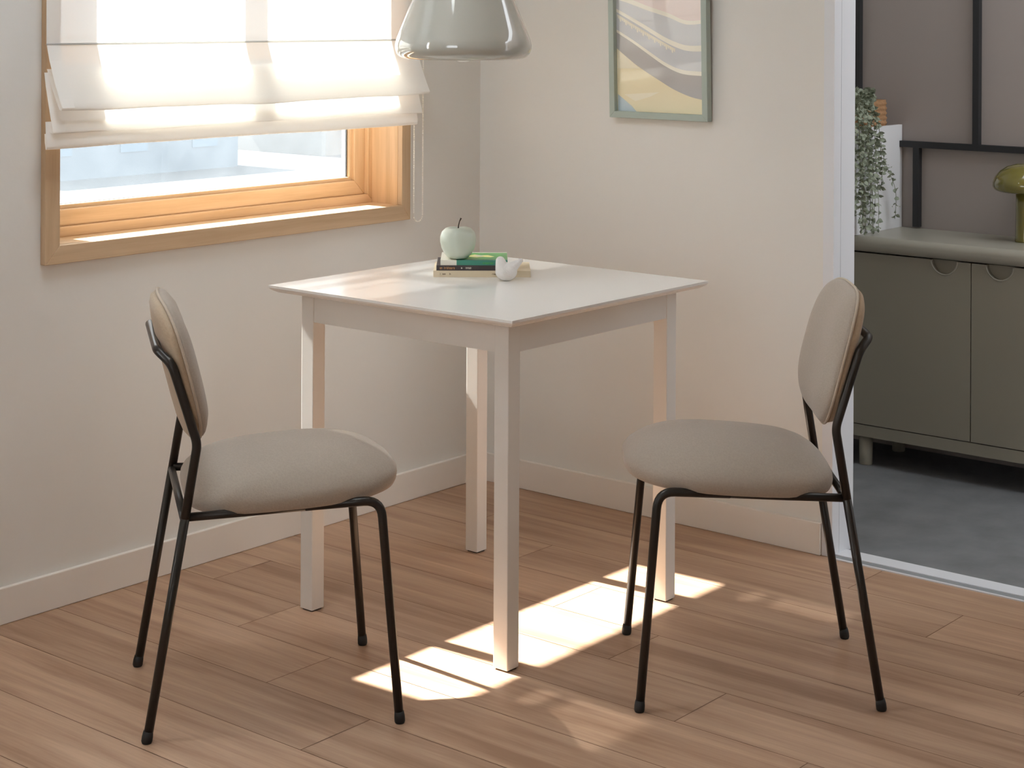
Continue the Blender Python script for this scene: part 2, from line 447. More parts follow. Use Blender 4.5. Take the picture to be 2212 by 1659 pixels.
for a, b, c, d in ((gx0, gx1, gz0, 1.235), (gx0, MX-.034, 1.285, gz1), (MX+.034, gx1, 1.285, gz1)):
    obj('pane', boxes((a, b, .131, .1335, c, d)), M['glass'], win)
    for nm, y0_, y1_, mt_ in (('gasket', .1345, .1375, 'gasket'), ('spacer', .1375, .149, 'spacer'), ('gasket', .149, .153, 'gasket')):
        bm = bmesh.new(); t_ = .004
        box(bm, a, a+t_, y0_, y1_, c, d); box(bm, b-t_, b, y0_, y1_, c, d); box(bm, a+t_, b-t_, y0_, y1_, c, c+.0015)
        obj(nm, bm, M[mt_], win)


M['frost'] = sheer('fill_frosted_glass', (.90, .95, 1, 1), 0, .85)  # diffusing sheet for the two added fill light openings
w2 = link(bpy.data.objects.new('fill_window', None)); w2['kind'] = 'structure'  # unseen window, added as soft fill from left of the view
obj('pane', boxes((-3.4, -2.75, .10, .105, .8, 2.15)), M['frost'], w2)
bm = boxes((-3.4, -3.35, .02, .12, .8, 2.15), (-2.8, -2.75, .02, .12, .8, 2.15), (-3.35, -2.8, .02, .12, .8, .85), (-3.35, -2.8, .02, .12, 2.10, 2.15))
obj('fill_window_frame', bm, M['oak'], w2)
w3 = link(bpy.data.objects.new('fill_rooflight', None)); w3['kind'] = 'structure'  # unseen rooflight, added to brighten tabletop and seats from above
obj('pane', boxes((RX0, RX1, RY0, RY1, Z_C+.07, Z_C+.075)), M['frost'], w3)

# ------------------------------------------------------------------ roman blind
BX0, BX1 = -1.541, -.319
BOY, BOZ = 0, 0
bl = thing('roman_blind', 'sheer white roman blind gathered in folds over the wooden window', 'blind', ((BX0+BX1)/2, -.03, 1.75))
def L_(p): return (p[0]-bl.location.x, p[1]-bl.location.y, p[2]-bl.location.z)
def wav(u, a, ph): return a*(math.sin(u*7.3+ph)+.6*math.sin(u*17.1+ph*2.3)+.35*math.sin(u*31+ph*1.7))
def sheet(bm, prof, ph, amp, oy=0):
    """prof : list of (y, z, wobble weight), swept along x"""
    def f(u, v):
        k = v*(len(prof)-1); i = min(int(k), len(prof)-2); t = k-i
        y = prof[i][0]*(1-t)+prof[i+1][0]*t; z = prof[i][1]*(1-t)+prof[i+1][1]*t; w = prof[i][2]*(1-t)+prof[i+1][2]*t
        x = BX0+(BX1-BX0)*u+oy*.73
        return L_((x, y+oy+w*wav(u, amp, ph), z-oy*.1+w*wav(u, amp*.7, ph+1)))
    return grid(bm, f, 90, (len(prof)-1)*2)
bm = bmesh.new()
sheet(bm, [(-.030, 1.80, 0), (-.030, 1.55, 0), (-.030, 1.40, 0), (-.031, 1.288, 0), (-.042, 1.25, .2), (-.062, 1.20, .4), (-.078, 1.165, .7), (-.088, 1.145, 1),
           (-.088, 1.136, 1), (-.080, 1.138, 1), (-.064, 1.165, .8), (-.045, 1.20, .9), (-.033, 1.226, 1.6)], 0, .0028)
obj('upper_panel', bm, M['blind'], bl, True)
bm = bmesh.new()
sheet(bm, [(-.024, 1.222, 1), (-.029, 1.192, .5), (-.036, 1.165, .4), (-.048, 1.12, .5), (-.057, 1.092, .8), (-.057, 1.085, .8), (-.050, 1.087, .8), (-.036, 1.10, .6), (-.029, 1.11, .4)], 2, .0022, -.014)
obj('lower_fold', bm, M['blind'], bl, True)
bm = bmesh.new()
sheet(bm, [(-.028, 1.112, .3), (-.030, 1.085, .4), (-.034, 1.066, .5), (-.033, 1.052, .6), (-.030, 1.050, .6), (-.026, 1.066, .5), (-.025, 1.085, .4)], 4, .002, -.030)
obj('bottom_hem', bm, M['blind'], bl, True)
bm = bmesh.new(); tube(bm, [L_((BX0, -.032+BOY, 1.287+BOZ)), L_((BX1, -.032+BOY, 1.287+BOZ))], .0022, 8)
obj('rod_pocket', bm, M['rod'], bl, True)
for xa in (BX0+.001, BX1-.034):
    bm = bmesh.new()
    P = [(y+BOY, z+BOZ) for y, z in [(-.031, 1.80), (-.031, 1.288), (-.043, 1.25), (-.063, 1.20), (-.079, 1.165), (-.0895, 1.145)]]
    for (ya, za), (yb, zb) in zip(P, P[1:]):
        bm.faces.new([bm.verts.new(L_(p)) for p in ((xa, ya-.0012, za), (xa+.033, ya-.0012, za), (xa+.033, yb-.0012, zb), (xa, yb-.0012, zb))])
    obj('side_hem', bm, M['blind'], bl)
obj('head_rail', boxes((BX0-bl.location.x, BX1-bl.location.x, -.05, .008, .03, .07)), M['chain'], bl)
bm = bmesh.new()
pa, pb, zb_ = -.334, -.298, .800
path = [(pa, 1.72-k*  .0048) for k in range(int((1.72-zb_)/  .0048))]
path += [((pa+pb)/2-math.cos(a)*(pb-pa)/2, zb_-math.sin(a)*.018) for a in [PI*k/9 for k in range(1, 9)]]
path += [(pb, zb_+k*  .0048) for k in range(int((1.72-zb_)/  .0048))]
for x, z in path:
    m4 = Matrix.Translation(L_((x, -.045, z)))
    bmesh.ops.create_icosphere(bm, subdivisions=1, radius=.0023, matrix=m4)
tube(bm, [L_((x, -.045, z)) for x, z in path], .0006, 4)
obj('bead_chain', bm, M['chain'], bl, True)

# ------------------------------------------------------------------ table
tb = thing('dining_table', 'square white wooden dining table between the two chairs', 'table', (-.829, -.743, 0))
TH = .3605
bm = bmesh.new()
prof = [(.0, .74), (.001, .7395), (.001, .7345), (.004, .7305), (.016, .7235), (.034, .7195)]
rings = []
for ins, z in [(.004, .74)]+prof[1:]:
    a = TH-ins if z != .74 else TH-.0012
    rings.append([bm.verts.new((sx*a, sy*a, z)) for sx, sy in ((-1, -1), (1, -1), (1, 1), (-1, 1))])
bm.faces.new(rings[0])
for a, b in zip(rings, rings[1:]):
    for k in range(4): bm.faces.new((a[k], b[k], b[(k+1) % 4], a[(k+1) % 4]))
bm.faces.new(rings[-1][::-1])
obj('tabletop', bm, M['table'], tb)
LI, LW = .054, .038
for sx in (-1, 1):
    for sy in (-1, 1):
        a, b = sx*(TH-LI), sx*(TH-LI-LW); c, d = sy*(TH-LI), sy*(TH-LI-LW)
        bm = boxes((min(a, b), max(a, b), min(c, d), max(c, d), .003, .7195)); bevel(bm, .0015)
        l = obj('leg', bm, M['table_leg'], tb)
        obj('foot_pad', boxes((min(a, b)+.004, max(a, b)-.004, min(c, d)+.004, max(c, d)-.004, 0, .003)), M['rubber'], l)
ai = TH-LI-.0025; ao = ai-.018; q = TH-LI-LW+.0005
for b in ((-q, q, ao, ai), (-q, q, -ai, -ao), (ao, ai, -q, q), (-ai, -ao, -q, q)):
    obj('apron', boxes((*b, .658, .7195)), M['table_leg'], tb)

# ------------------------------------------------------------------ chairs (forward = +x)
def superell(n, m, k):
    out = []
    for i in range(k):
        a = 2*PI*i/k; c, s = math.cos(a), math.sin(a)
        out.append((math.copysign(abs(c)**(2/n), c), math.copysign(abs(s)**(2/m), s)))
    return out

def seat_bm():
    bm = bmesh.new(); K = 72
    ol = [p if p[0] > 0 else q for p, q in zip(superell(2.45, 2.9, K), superell(4.2, 3.6, K))]
    # (inset from outline in m, z)
    prof = [(None, .5015), (.185, .5010), (.16, .5000), (.13, .4978), (.10, .4943), (.075, .490), (.052, .4845), (.034, .4775), (.018, .4675), (.007, .457), (.001, .446), (0, .437), (.0015, .427), (.005, .4195), (.010, .417), (.015, .4185), (.018, .4265), (None, .4265)]
    rings = []
    for ins, z in prof:
        if ins is None: rings.append([bm.verts.new((.05, 0, z))]); continue
        r = []
        for (a, b) in ol:
            hx = .212-ins; hy = .209-ins
            x = .050+a*hx
            wy = hy*(1-.10*max(0, -a)**1.5)
            y = b*wy
            zz = z+.052*(x-.05)-.010*(max(0, (x-.05)/.212)**3)*min(1, max(0, (z-.44)/.03))
            r.append(bm.verts.new((x, y, zz)))
        rings.append(r)
    for a, b in zip(rings, rings[1:]):
        for k in range(K):
            k2 = (k+1) % K
            if len(a) == 1: bm.faces.new((a[0], b[k], b[k2]))
            elif len(b) == 1: bm.faces.new((a[k], b[0], a[k2]))
            else: bm.faces.new((a[k], b[k], b[k2], a[k2]))
    return bm

TILT = math.radians(14.5)
def back_pt(s, v, d):
    """s across, v along the height from the pad centre, d forward of the mid surface"""
    d = d+.45*s*s
    x = -.174+d*math.cos(TILT)-v*math.sin(TILT)
    z = .664+v*math.cos(TILT)+d*math.sin(TILT)
    return Vector((x, s, z))
BW, BH = .190, .1395
def back_half(front):
    bm = bmesh.new(); K = 72
    ol = superell(3.5, 3.1, K)
    if front: prof = [(0, .036), (.35, .0355), (.6, .033), (.78, .0275), (.90, .0185), (.96, .0125), (.99, .007), (1.0, .001), (.985, -.001), (0, -.001)]
    else: prof = [(0, -.025), (.4, -.0248), (.7, -.0235), (.88, -.020), (.96, -.0145), (1.0, -.0015), (.985, -.0012), (0, -.0012)]
    rings = []
    for r, d in prof:
        if r == 0: rings.append([bm.verts.new(back_pt(0, 0, d))])
        else: rings.append([bm.verts.new(back_pt(a*BW*r, b*BH*r*(1+.04*b), d)) for a, b in ol])
    for a, b in zip(rings, rings[1:]):
        for k in range(K):
            k2 = (k+1) % K
            if len(a) == 1: bm.faces.new((a[0], b[k], b[k2]))
            elif len(b) == 1: bm.faces.new((a[k], b[0], a[k2]))
            else: bm.faces.new((a[k], b[k], b[k2], a[k2]))
    return bm

TR = .0088
def make_chair(label, loc, rz):
    ch = thing('dining_chair', label, 'chair', loc, rz, 'upholstered chairs at the table')
    st = obj('seat', seat_bm(), M['seat'], ch, True)
    obj('seat_base', bbox(-.10, .17, -.150, .150, .416, .4262, .002, 1), M['rubber'], st)
    bk = obj('backrest', back_half(True), M['seat'], ch, True)
    obj('back_shell', back_half(False), M['shell'], bk, True, label='beige cloth shell at the back')
    bm = bmesh.new(); tube(bm, [back_pt(a*BW*1.004, b*BH*(1+.04*b)*1.004, 0) for a, b in superell(3.5, 3.1, 72)], .0028, 8, closed=True)
    obj('piping', bm, M['piping'], bk, True)
    for s in (-1, 1):
        # front leg with its bend and the rail under the seat
        P = fillet([(.2385, s*.217, .004), (.203, s*.200, .4255), (.06, s*.180, .4165)], .034)
        bm = bmesh.new(); tube(bm, P, TR, 14)
        lg = obj('leg', bm, M['metal'], ch, True)
        bm = bmesh.new(); tube(bm, [(.2388, s*.2172, 0), (.2388, s*.2172, .004), (.2383, s*.217, .012), (.2375, s*.2166, .022)], .01, 14, radii=[.0090, .0104, .0104, .0092])
        obj('foot_cap', bm, M['rubber'], lg, True)
        bm = bmesh.new(); tube(bm, [(.066, s*.1805, .4168), (-.05, s*.179, .4125), (-.1665, s*.191, .413)], TR*.95, 12)
        obj('side_rail', bm, M['metal'], ch, True)
        bm = bmesh.new(); tube(bm, [(-.236, s*.201, .004), (-.168, s*.195, .412)], TR, 14)
        lg = obj('leg', bm, M['metal'], ch, True)
        bm = bmesh.new(); tube(bm, [(-.2366, s*.2012, 0), (-.2366, s*.2012, .004), (-.2355, s*.201, .012), (-.2338, s*.2008, .022)], .01, 14, radii=[.0090, .0104, .0104, .0092])
        obj('foot_cap', bm, M['rubber'], lg, True)
    bm = bmesh.new()
    up_ = [(-.168, .195, .412), (-.1455, .192, .550), (-.193, .183, .700), (-.2185, .150, .722)]
    P = fillet(up_+[(x, -y, z) for x, y, z in up_[::-1]], [.06, .035, .035, .035, .035, .06], 12)
    tube(bm, P, TR, 14)
    obj('back_frame', bm, M['metal'], ch, True)
    bm = bmesh.new(); tube(bm, [(-.169, .195, .408), (-.169, -.195, .408)], TR*.9, 12)
    obj('stretcher', bm, M['metal'], ch, True)
    return ch
A = math.radians
make_chair('taupe upholstered chair nearest the window, sunlight on its pale seat', (-1.529, -.739, 0), A(-36.3))
make_chair('taupe upholstered chair beside the doorway, its seat in shade', (-.805, -1.424, 0), A(129.1))

# ------------------------------------------------------------------ pendant lamp
pl = thing('pendant_lamp', 'glossy grey pendant lamp hanging above the table', 'lamp', (-.877, -.697, 1.256))
outer = [(.052, .300), (.060, .285), (.075, .240), (.1015, .176), (.118, .136), (.134, .0965), (.1475, .064), (.1545, .046), (.1575, .034), (.1572, .024), (.1535, .013), (.147, .006), (.138, .002), (.126, .0)]
inner = [(.124, .0035), (.138, .006), (.148, .014), (.1525, .026), (.152, .035), (.143, .062), (.114, .134), (.071, .238), (.05, .290)]
bm = lathe(bmesh.new(), outer, 96); obj('lamp_shade', bm, M['shade'], pl, True)
bm = lathe(bmesh.new(), [(.126, 0)]+inner, 96); obj('shade_lining', bm, M['shade_in'], pl, True)
bm = lathe(bmesh.new(), [(0, .37), (.012, .369), (.02, .36), (.05, .315), (.054, .300), (.05, .292), (0, .292)], 48); obj('lamp_cap', bm, M['shade'], pl, True)
bm = lathe(bmesh.new(), [(0, -.0085), (.012, -.0065), (.023, -.0005), (.034, .012), (.039, .032), (.034, .055), (.022, .08), (.018, .12), (0, .12)], 32); obj('bulb', bm, M['bulb'], pl, True)
bm = bmesh.new(); tube(bm, [(0, 0, .12), (0, 0, .295)], .018, 16); obj('bulb_socket', bm, M['cord'], pl, True)
bm = bmesh.new(); tube(bm, [(0, 0, .365), (0, 0, Z_C-1.256)], .003, 8); obj('cord', bm, M['cord'], pl, True)

# ------------------------------------------------------------------ framed print
pic = thing('framed_print', 'sage framed abstract print on the wall beside the doorway', 'picture', (-.003, -.487, 1.0785))
pic.rotation_euler = (0, A(-1.9), 0)
PWm, PHm, FW = .320, .62, .0175
def PP(u, h, x=0): return (x, -u, h)
def fr(bm, q, x0, x1):
    v0 = [bm.verts.new(PP(u, h, x0)) for u, h in q]; v1 = [bm.verts.new(PP(u, h, x1)) for u, h in q]
    bm.faces.new(v0); bm.faces.new(v1[::-1])
    for k in range(len(q)): bm.faces.new((v0[k], v0[(k+1) % len(q)], v1[(k+1) % len(q)], v1[k]))
o4 = [(0, 0), (PWm, 0), (PWm, PHm), (0, PHm)]; i4 = [(FW, FW), (PWm-FW, FW), (PWm-FW, PHm-FW), (FW, PHm-FW)]
for k in range(4):
    bm = bmesh.new(); fr(bm, [o4[k], o4[(k+1) % 4], i4[(k+1) % 4], i4[k]], 0, -.021); bevel(bm, .0008, 1)
    obj('frame_side', bm, M['frame'], pic)
K6 = .0002235
def cu(x, y): return ((x-228)*(PWm/1207), (1445+(x-228)*.0497-y)*K6)   # print drawing in crop units
def curve(pts, n=40):
    """smooth monotone interpolation through points"""
    xs = [p[0] for p in pts]; out = []
    for i in range(n+1):
        x = 290+(1372-290)*i/n
        j = 0
        while j < len(xs)-2 and x > xs[j+1]: j += 1
        p0 = pts[max(j-1, 0)]; p1 = pts[j]; p2 = pts[j+1]; p3 = pts[min(j+2, len(pts)-1)]
        h = p2[0]-p1[0]; t = (x-p1[0])/h
        m1 = (p2[1]-p0[1])/max(1, p2[0]-p0[0]); m2 = (p3[1]-p1[1])/max(1, p3[0]-p1[0])
        y = (2*t**3-3*t*t+1)*p1[1]+(t**3-2*t*t+t)*h*m1+(-2*t**3+3*t*t)*p2[1]+(t**3-t*t)*h*m2
        out.append((x, y))
    return out
def off(c, a, b): return [(x, y+a+(b-a)*i/(len(c)-1)) for i, (x, y) in enumerate(c)]
yl = curve([(290, 600), (450, 745), (600, 860), (840, 1020), (1000, 1120), (1200, 1210), (1372, 1255)])
l3 = curve([(290, 370), (500, 510), (700, 655), (900, 795), (1100, 885), (1372, 915)])
l2 = curve([(290, 115), (600, 300), (900, 490), (1100, 580), (1220, 602), (1372, 602)])
l1 = curve([(290, -60), (400, -22), (700, 108), (950, 205), (1100, 280), (1200, 305), (1372, 300)])
top = [(x, -1000) for x, _ in yl]; bot = [(x, 1500) for x, _ in yl]
bm = bmesh.new()
def band(c1, c2, colr, lift=0.0):
    i_ = PN.index(colr)
    def cl(h): return min(max(h, FW*.6), PHm-FW*.6)
    a = [bm.verts.new((-.006-lift, -cu(*p)[0], cl(cu(*p)[1]))) for p in c1]
    b = [bm.verts.new((-.006-lift, -cu(*p)[0], cl(cu(*p)[1]))) for p in c2]
    for k in range(len(a)-1):
        bm.faces.new((a[k], a[k+1], b[k+1], b[k])).material_index = i_
band(top, l1, 'pink'); band(l1, off(l1, 62, 42), 'line'); band(off(l1, 62, 42), l2, 'lgrey')
band(l2, off(l2, 40, 70), 'line'); band(off(l2, 40, 70), l3, 'mgrey')
band(l3, off(l3, 34, 52), 'line'); band(off(l3, 34, 52), yl, 'dgrey'); band(yl, bot, 'yellow')
def poly(pts, colr, lift=.0004):
    f = bm.faces.new([bm.verts.new((-.006-lift, -cu(*p)[0], max(cu(*p)[1], FW*.6))) for p in pts]); f.material_index = PN.index(colr)
poly([(300, 1165), (300, 1420), (560, 1420), (470, 1310)], 'blue')
poly([(380, 1170), (820, 1150), (700, 1205), (520, 1255)], 'lyellow')
poly([(300, 600+12), (300, 850), (585, 858)], 'lyellow', .0002)
for i in range(30):                                            # bead-like ticks under the second line
    t = i/29; x = 318+690*t
    y = 205+430*t+8*math.sin(t*PI)
    w = 15; h = 62 if i % 3 == 1 else 40
    poly([(x-w, y-18), (x+w, y-4), (x+w*.7, y+h), (x-w*.2, y+h-10)], 'bead')
obj('print', bm, M_print, pic)
obj('backing_board', boxes((-.0055, -.001, -PWm+.004, -.004, .004, PHm-.004)), M['frame_in'], pic)

# ------------------------------------------------------------------ books, apple, bird
sd = Vector((.150, -.177, 0)).normalized(); bdv = Vector((sd.y*-1, sd.x, 0))    # along the spine, and away from the viewer
BK_RZ = math.atan2(sd.y, sd.x)
def book(name, label, loc, w, d, h, rz, mats, cover_w=None):
    b = thing(name, label, 'book', loc, rz, 'books on the table')
    t = .0013
    cov = bmesh.new()
    for bb in ((0, w, 0, d, 0, t), (0, w, 0, d, h-t, h)): box(cov, *bb)
    box(cov, 0, w, 0, t, t, h-t)
    obj('cover', cov, mats[0], b)
    obj('pages', boxes((.0015, w-.0015, t, d-.002, t, h-t)), M['paper'], b)
    return b
def quad(bm, q, mi=0):
    bm.faces.new([bm.verts.new(p) for p in q]).material_index = mi
def glyphs(bm, x0, x1, z0, z1, n, y=-.0004, seed=1):
    """tiny illegible spine lettering: strokes of different heights"""
    r = random.Random(seed); w = (x1-x0)/n
    for i in range(n):
        if r.random() < .1: continue
        a = x0+i*w; b = a+w*.72; zz = z0+(z1-z0)*(.0 if r.random() < .5 else .25)
        th = (z1-z0)*.2
        box(bm, a, a+w*.22, y, .0002, z0, z1 if r.random() < .5 else z1-(z1-z0)*.2)
        box(bm, a, b, y, .0002, z0 if r.random() < .5 else (z0+z1)/2, (z0 if False else (z0+z1)/2)+th)
        if r.random() < .6: box(bm, b-w*.2, b, y, .0002, z0, z1-(z1-z0)*.2)
H1, H2, H3 = .0150, .0118, .0120
b1 = book('book', 'cream book at the bottom of the stack, on the tabletop', (-.850, -.583, .7401), .229, .150, H1, BK_RZ, [M['bk_cream']])
bm = bmesh.new(); glyphs(bm, .016, .030, .0055, .0095, 8, seed=3); obj('author_name', bm, M['ink'], b1)
bm = bmesh.new(); glyphs(bm, .038, .042, .005, .010, 1, seed=9); obj('spine_emblem', bm, M['ink'], b1)
bm = bmesh.new(); glyphs(bm, .138, .150, .0055, .0095, 6, seed=5); obj('spine_title', bm, M['ink'], b1)
o2 = Vector((-.850, -.583, 0))+sd*.007+bdv*.004
b2 = book('book', 'dark book between the cream and the green book', (o2.x, o2.y, .7402+H1), .166, .140, H2, BK_RZ, [M['bk_dark']])
bm = bmesh.new(); glyphs(bm, .008, .044, .003, .009, 11, seed=21); obj('spine_title', bm, M['bk_orange'], b2)
bm = bmesh.new(); glyphs(bm, .058, .062, .004, .008, 1, seed=4); obj('spine_emblem', bm, M['bk_white'], b2)
bm = bmesh.new(); glyphs(bm, .069, .083, .0035, .0085, 5, seed=8); obj('author_name', bm, M['bk_white'], b2)
o3 = Vector((-.850, -.583, 0))+sd*.0165+bdv*.006
ZT3 = .7403+H1+H2
b3 = book('book', 'green and white book on top of the stack, under the apple', (o3.x, o3.y, ZT3), .158, .138, H3, BK_RZ, [M['bk_teal']])
bm = bmesh.new()
zt = H3+.0003
quad(bm, [(0, -.0003, 0), (.038, -.0003, 0), (.038, -.0003, zt), (0, -.0003, zt)], 1)
quad(bm, [(0, -.0003, zt), (.038, -.0003, zt), (.020, .138, zt), (0, .138, zt)], 1)
quad(bm, [(.038, .012, zt), (.158, .012, zt), (.158, .128, zt), (.024, .128, zt)], 0)
quad(bm, [(.024, .128, zt), (.158, .128, zt), (.158, .138, zt), (.02, .138, zt)], 1)
ptsY = [(.062, .060), (.085, .045), (.100, .055), (.118, .048), (.128, .062), (.112, .085), (.095, .080), (.080, .095), (.070, .082)]
bm.faces.new([bm.verts.new((x, y, zt+.0003)) for x, y in ptsY]).material_index = 2
bm.faces.new([bm.verts.new((x, y, zt+.0005)) for x, y in [(.072, .066), (.092, .058), (.104, .070), (.086, .082)]]).material_index = 1
obj('cover_art', bm, [M['bk_green'], M['bk_white'], M['bk_yellow']], b3)
bm = bmesh.new(); glyphs(bm, .100, .125, .0035, .0075, 9, seed=12); obj('author_name', bm, M['bk_green'], b3)

ap = Vector((-.7868, -.605, ZT3+H3+.0006))
apl = thing('ceramic_apple', 'pale green ceramic apple standing on the stack of books', 'ornament', ap)
bm = bmesh.new()
pr = [(0, .002), (.010, .0006), (.016, .0), (.022, .0025), (.030, .012), (.0365, .026), (.0398, .042), (.0395, .053), (.036, .064), (.029, .0715), (.020, .0745), (.012, .0735), (.006, .0695), (.0015, .066), (0, .0655)]
lathe(bm, [(r*1.065, z*.985) for r, z in pr], 48)
for v in bm.verts:
    a = math.atan2(v.co.y, v.co.x); r = math.hypot(v.co.x, v.co.y)
    k = 1+.025*math.cos(5*a+.4)*min(1, r/.03)*(.4+.6*abs(v.co.z-.04)/.04)+.012*math.cos(a*2+1)
    v.co.x *= k; v.co.y *= k; v.co.z += .0016*math.cos(3*a+1)*(r/.04)*(1 if v.co.z > .03 else 0)
obj('apple_body', bm, M['apple'], apl, True)
bm = bmesh.new(); rv = Vector((.636, -.772, 0))
st = [Vector((0, 0, .0655))+rv*(-.0005), Vector((0, 0, .078))+rv*.0004, Vector((0, 0, .088))+rv*.003, Vector((0, 0, .0955))+rv*.0065]
tube(bm, st, .0015, 8, radii=[.0018, .0013, .0013, .0022])
obj('apple_stem', bm, M['apple_stem'], apl, True, label='thin dark curved stem')

# clay bird: local x points to the tail (right in view)
bd = thing('bird_figurine', 'white clay bird figurine beside the books on the table', 'ornament', (-.778, -.752, .74), math.atan2(-.772, .636))
bm = bmesh.new()
def ball(c, r, mt=None):
    bmesh.ops.create_uvsphere(bm, u_segments=32, v_segments=20, radius=1, matrix=Matrix.Translation(c) @ Matrix.Diagonal((*r, 1)))
def taper(p0, r0, p1, r1, n=14):
    for k in range(n+1):
        t = k/n; r = r0*(1-t)+r1*t
        ball([p0[i]*(1-t)+p1[i]*t for i in range(3)], (r, r, r))
ball((-.0045, 0, .0215), (.0255, .0190, .0215)); ball((-.003, 0, .013), (.0185, .0150, .0130))
taper((-.0185, 0, .0462), .0108, (-.0135, 0, .028), .0165, 8)
taper((.0020, 0, .0265), .0165, (.0305, 0, .0480), .0046, 14)
o = obj('bird_body', bm, M['bird'], bd, True)
md = o.modifiers.new('merge', 'REMESH'); md.mode = 'VOXEL'; md.voxel_size = .0011; md.use_smooth_shade = True
md = o.modifiers.new('soften', 'SMOOTH'); md.factor = .5; md.iterations = 10
bm = bmesh.new()
pts = []
for k in range(15):
    t = k/14; x = -.016+.032*t; z = .036-.0195*math.sin(t*PI*.62)+.003*t*t
    dz = (z-.0215)/.0215; dx = (x+.0045)/.0255
    pts.append((x, -.0190*math.sqrt(max(.02, 1-dx*dx-dz*dz))-.0004, z))
tube(bm, pts, .0007, 6)
obj('wing_line', bm, M['bird'], bd, True)

# ------------------------------------------------------------------ room beyond the doorway
R2X, R2Y0, R2Y1 = 1.15, -4.6, 0.0
obj('floor_hall', boxes((.0685, R2X+.1, Y_SIDE, 0, -.06, 0), (.0, .0685, Y_SIDE, DY1-.03, -.06, -.001)), M['r2floor'], kind='structure')
bm = bmesh.new()
box(bm, R2X, R2X+.1, Y_SIDE, -2.6, -.06, Z_C); box(bm, R2X, R2X+.1, -2.6, 0, -.06, Z_C)
obj('wall_hall', bm, M['r2wall'], kind='structure')
bm = bmesh.new()
def bar(y0, y1, z0, z1): box(bm, R2X-.022, R2X-.0003, y0, y1, z0, z1)
bar(Y_SIDE, -.02, .9475, .967)
for y, a, b in ((-.836, 0.70, .9475), (-1.034, .967, Z_C), (-.628, .967, Z_C), (-1.62, .70, .9475), (-1.62, .967, Z_C)):
    bar(y, y+.02, a, b)
obj('trim_2', bm, M['r2bar'], kind='structure', label='black bars on the taupe wall')

cb = thing('sideboard', 'sage grey sideboard with half round door cutouts beyond the doorway', 'cabinet', (1.0, -1.3, 0))
def CBX(x): return x-1.0
def CBY(y): return y+1.3
CL, CR_, CF, CBk = -.57, -2.30, .86, 1.147
def cbb(x0, x1, y0, y1, z0, z1): return (CBX(x0), CBX(x1), CBY(y0), CBY(y1), z0, z1)
obj('carcass', boxes(cbb(CF+.020, CBk, CR_, CL, .0885, .660)), M['cab_in'], cb)
obj('bottom_rail', boxes(cbb(CF+.001, CF+.02, CR_, CL, .0885, .1235)), M['cab'], cb)
obj('side_panel', boxes(cbb(CF+.001, CBk, CL, CL+.012, .0885, .660)), M['cab'], cb)
bm = boxes(cbb(CF-.018, CBk, CR_-.01, CL+.02, .6475, .695))
es = [e_ for e_ in bm.edges if all(abs(v.co.x-CBX(CF-.018)) < 1e-5 for v in e_.verts) and abs(e_.verts[0].co.z-e_.verts[1].co.z) < 1e-5]
bmesh.ops.bevel(bm, geom=es, offset=.021, segments=16, profile=.5, affect='EDGES')
wt = obj('worktop', bm, M['cab_top'], cb, True)
wt.modifiers.new('split', 'EDGE_SPLIT').split_angle = A(20)
def door(ya, yb, hy):
    """ya > yb; half-round notch of radius .04 at the top edge, centred at hy"""
    z0, z1, r = .1265, .6435, .041
    n = 20
    pts = [(ya, z0), (ya, z1), (hy+r, z1)]+[(hy+r*math.cos(PI*k/n), z1-r*math.sin(PI*k/n)) for k in range(1, n)]+[(hy-r, z1), (yb, z1), (yb, z0)]
    bm = bmesh.new()
    v0 = [bm.verts.new((CBX(CF), CBY(y), z)) for y, z in pts]; v1 = [bm.verts.new((CBX(CF+.018), CBY(y), z)) for y, z in pts]
    bm.faces.new(v0); bm.faces.new(v1[::-1])
    for k in range(len(pts)): bm.faces.new((v0[k], v0[(k+1) % len(pts)], v1[(k+1) % len(pts)], v1[k]))
    d = obj('door', bm, M['cab'], cb)
    # recessed cup behind the notch with a raised rim
    bm = bmesh.new()
    arc = [(hy+r*math.cos(PI*k/n), z1-r*math.sin(PI*k/n)) for k in range(n+1)]
    tube(bm, [(CBX(CF-.0005), CBY(y), z) for y, z in arc], .0022, 8)
    rim = obj('handle_rim', bm, M['cab_top'], d, True)
    bm = bmesh.new()
    bm.faces.new([bm.verts.new((CBX(CF+.0165), CBY(y), z)) for y, z in arc])
    obj('handle_recess', bm, M['cab'], d)
door(CL, -1.1365, -1.054); door(-1.1395, -1.704, -1.226); door(-1.707, CR_, -1.8)
for x, y in ((.888, -.787), (.888, -2.16), (1.10, -.787), (1.10, -2.16)):
    bm = bmesh.new(); lathe(bm, [(0, 0), (.018, 0), (.0195, .003), (.0205, .0885), (0, .0885)], 28, (CBX(x), CBY(y)))
    obj('leg', bm, M['cab'], cb, True)

obj_ = tag(obj('display_box', boxes((.852, 1.146, -.758, -.575, .6953, .990), (.852, 1.146, -.770, -.758, .6953, 1.017)), M['whitebox']), 'tall white box on the sideboard under the hanging plant', 'box')

ml = thing('mushroom_lamp', 'olive green glass mushroom lamp on the sideboard', 'lamp', (1.045, -1.222, .695))
bm = lathe(bmesh.new(), [(0, 0), (.030, 0), (.031, .004), (.0295, .012), (.0285, .10), (.0285, .150), (0, .150)], 40); obj('lamp_stem', bm, M['olive'], ml, True)
bm = lathe(bmesh.new(), [(0, .148), (.05, .146), (.078, .1475), (.090, .153), (.0955, .163), (.095, .175), (.088, .192), (.074, .209), (.054, .222), (.028, .2295), (0, .2315)], 48); obj('lamp_shade', bm, M['olive'], ml, True)

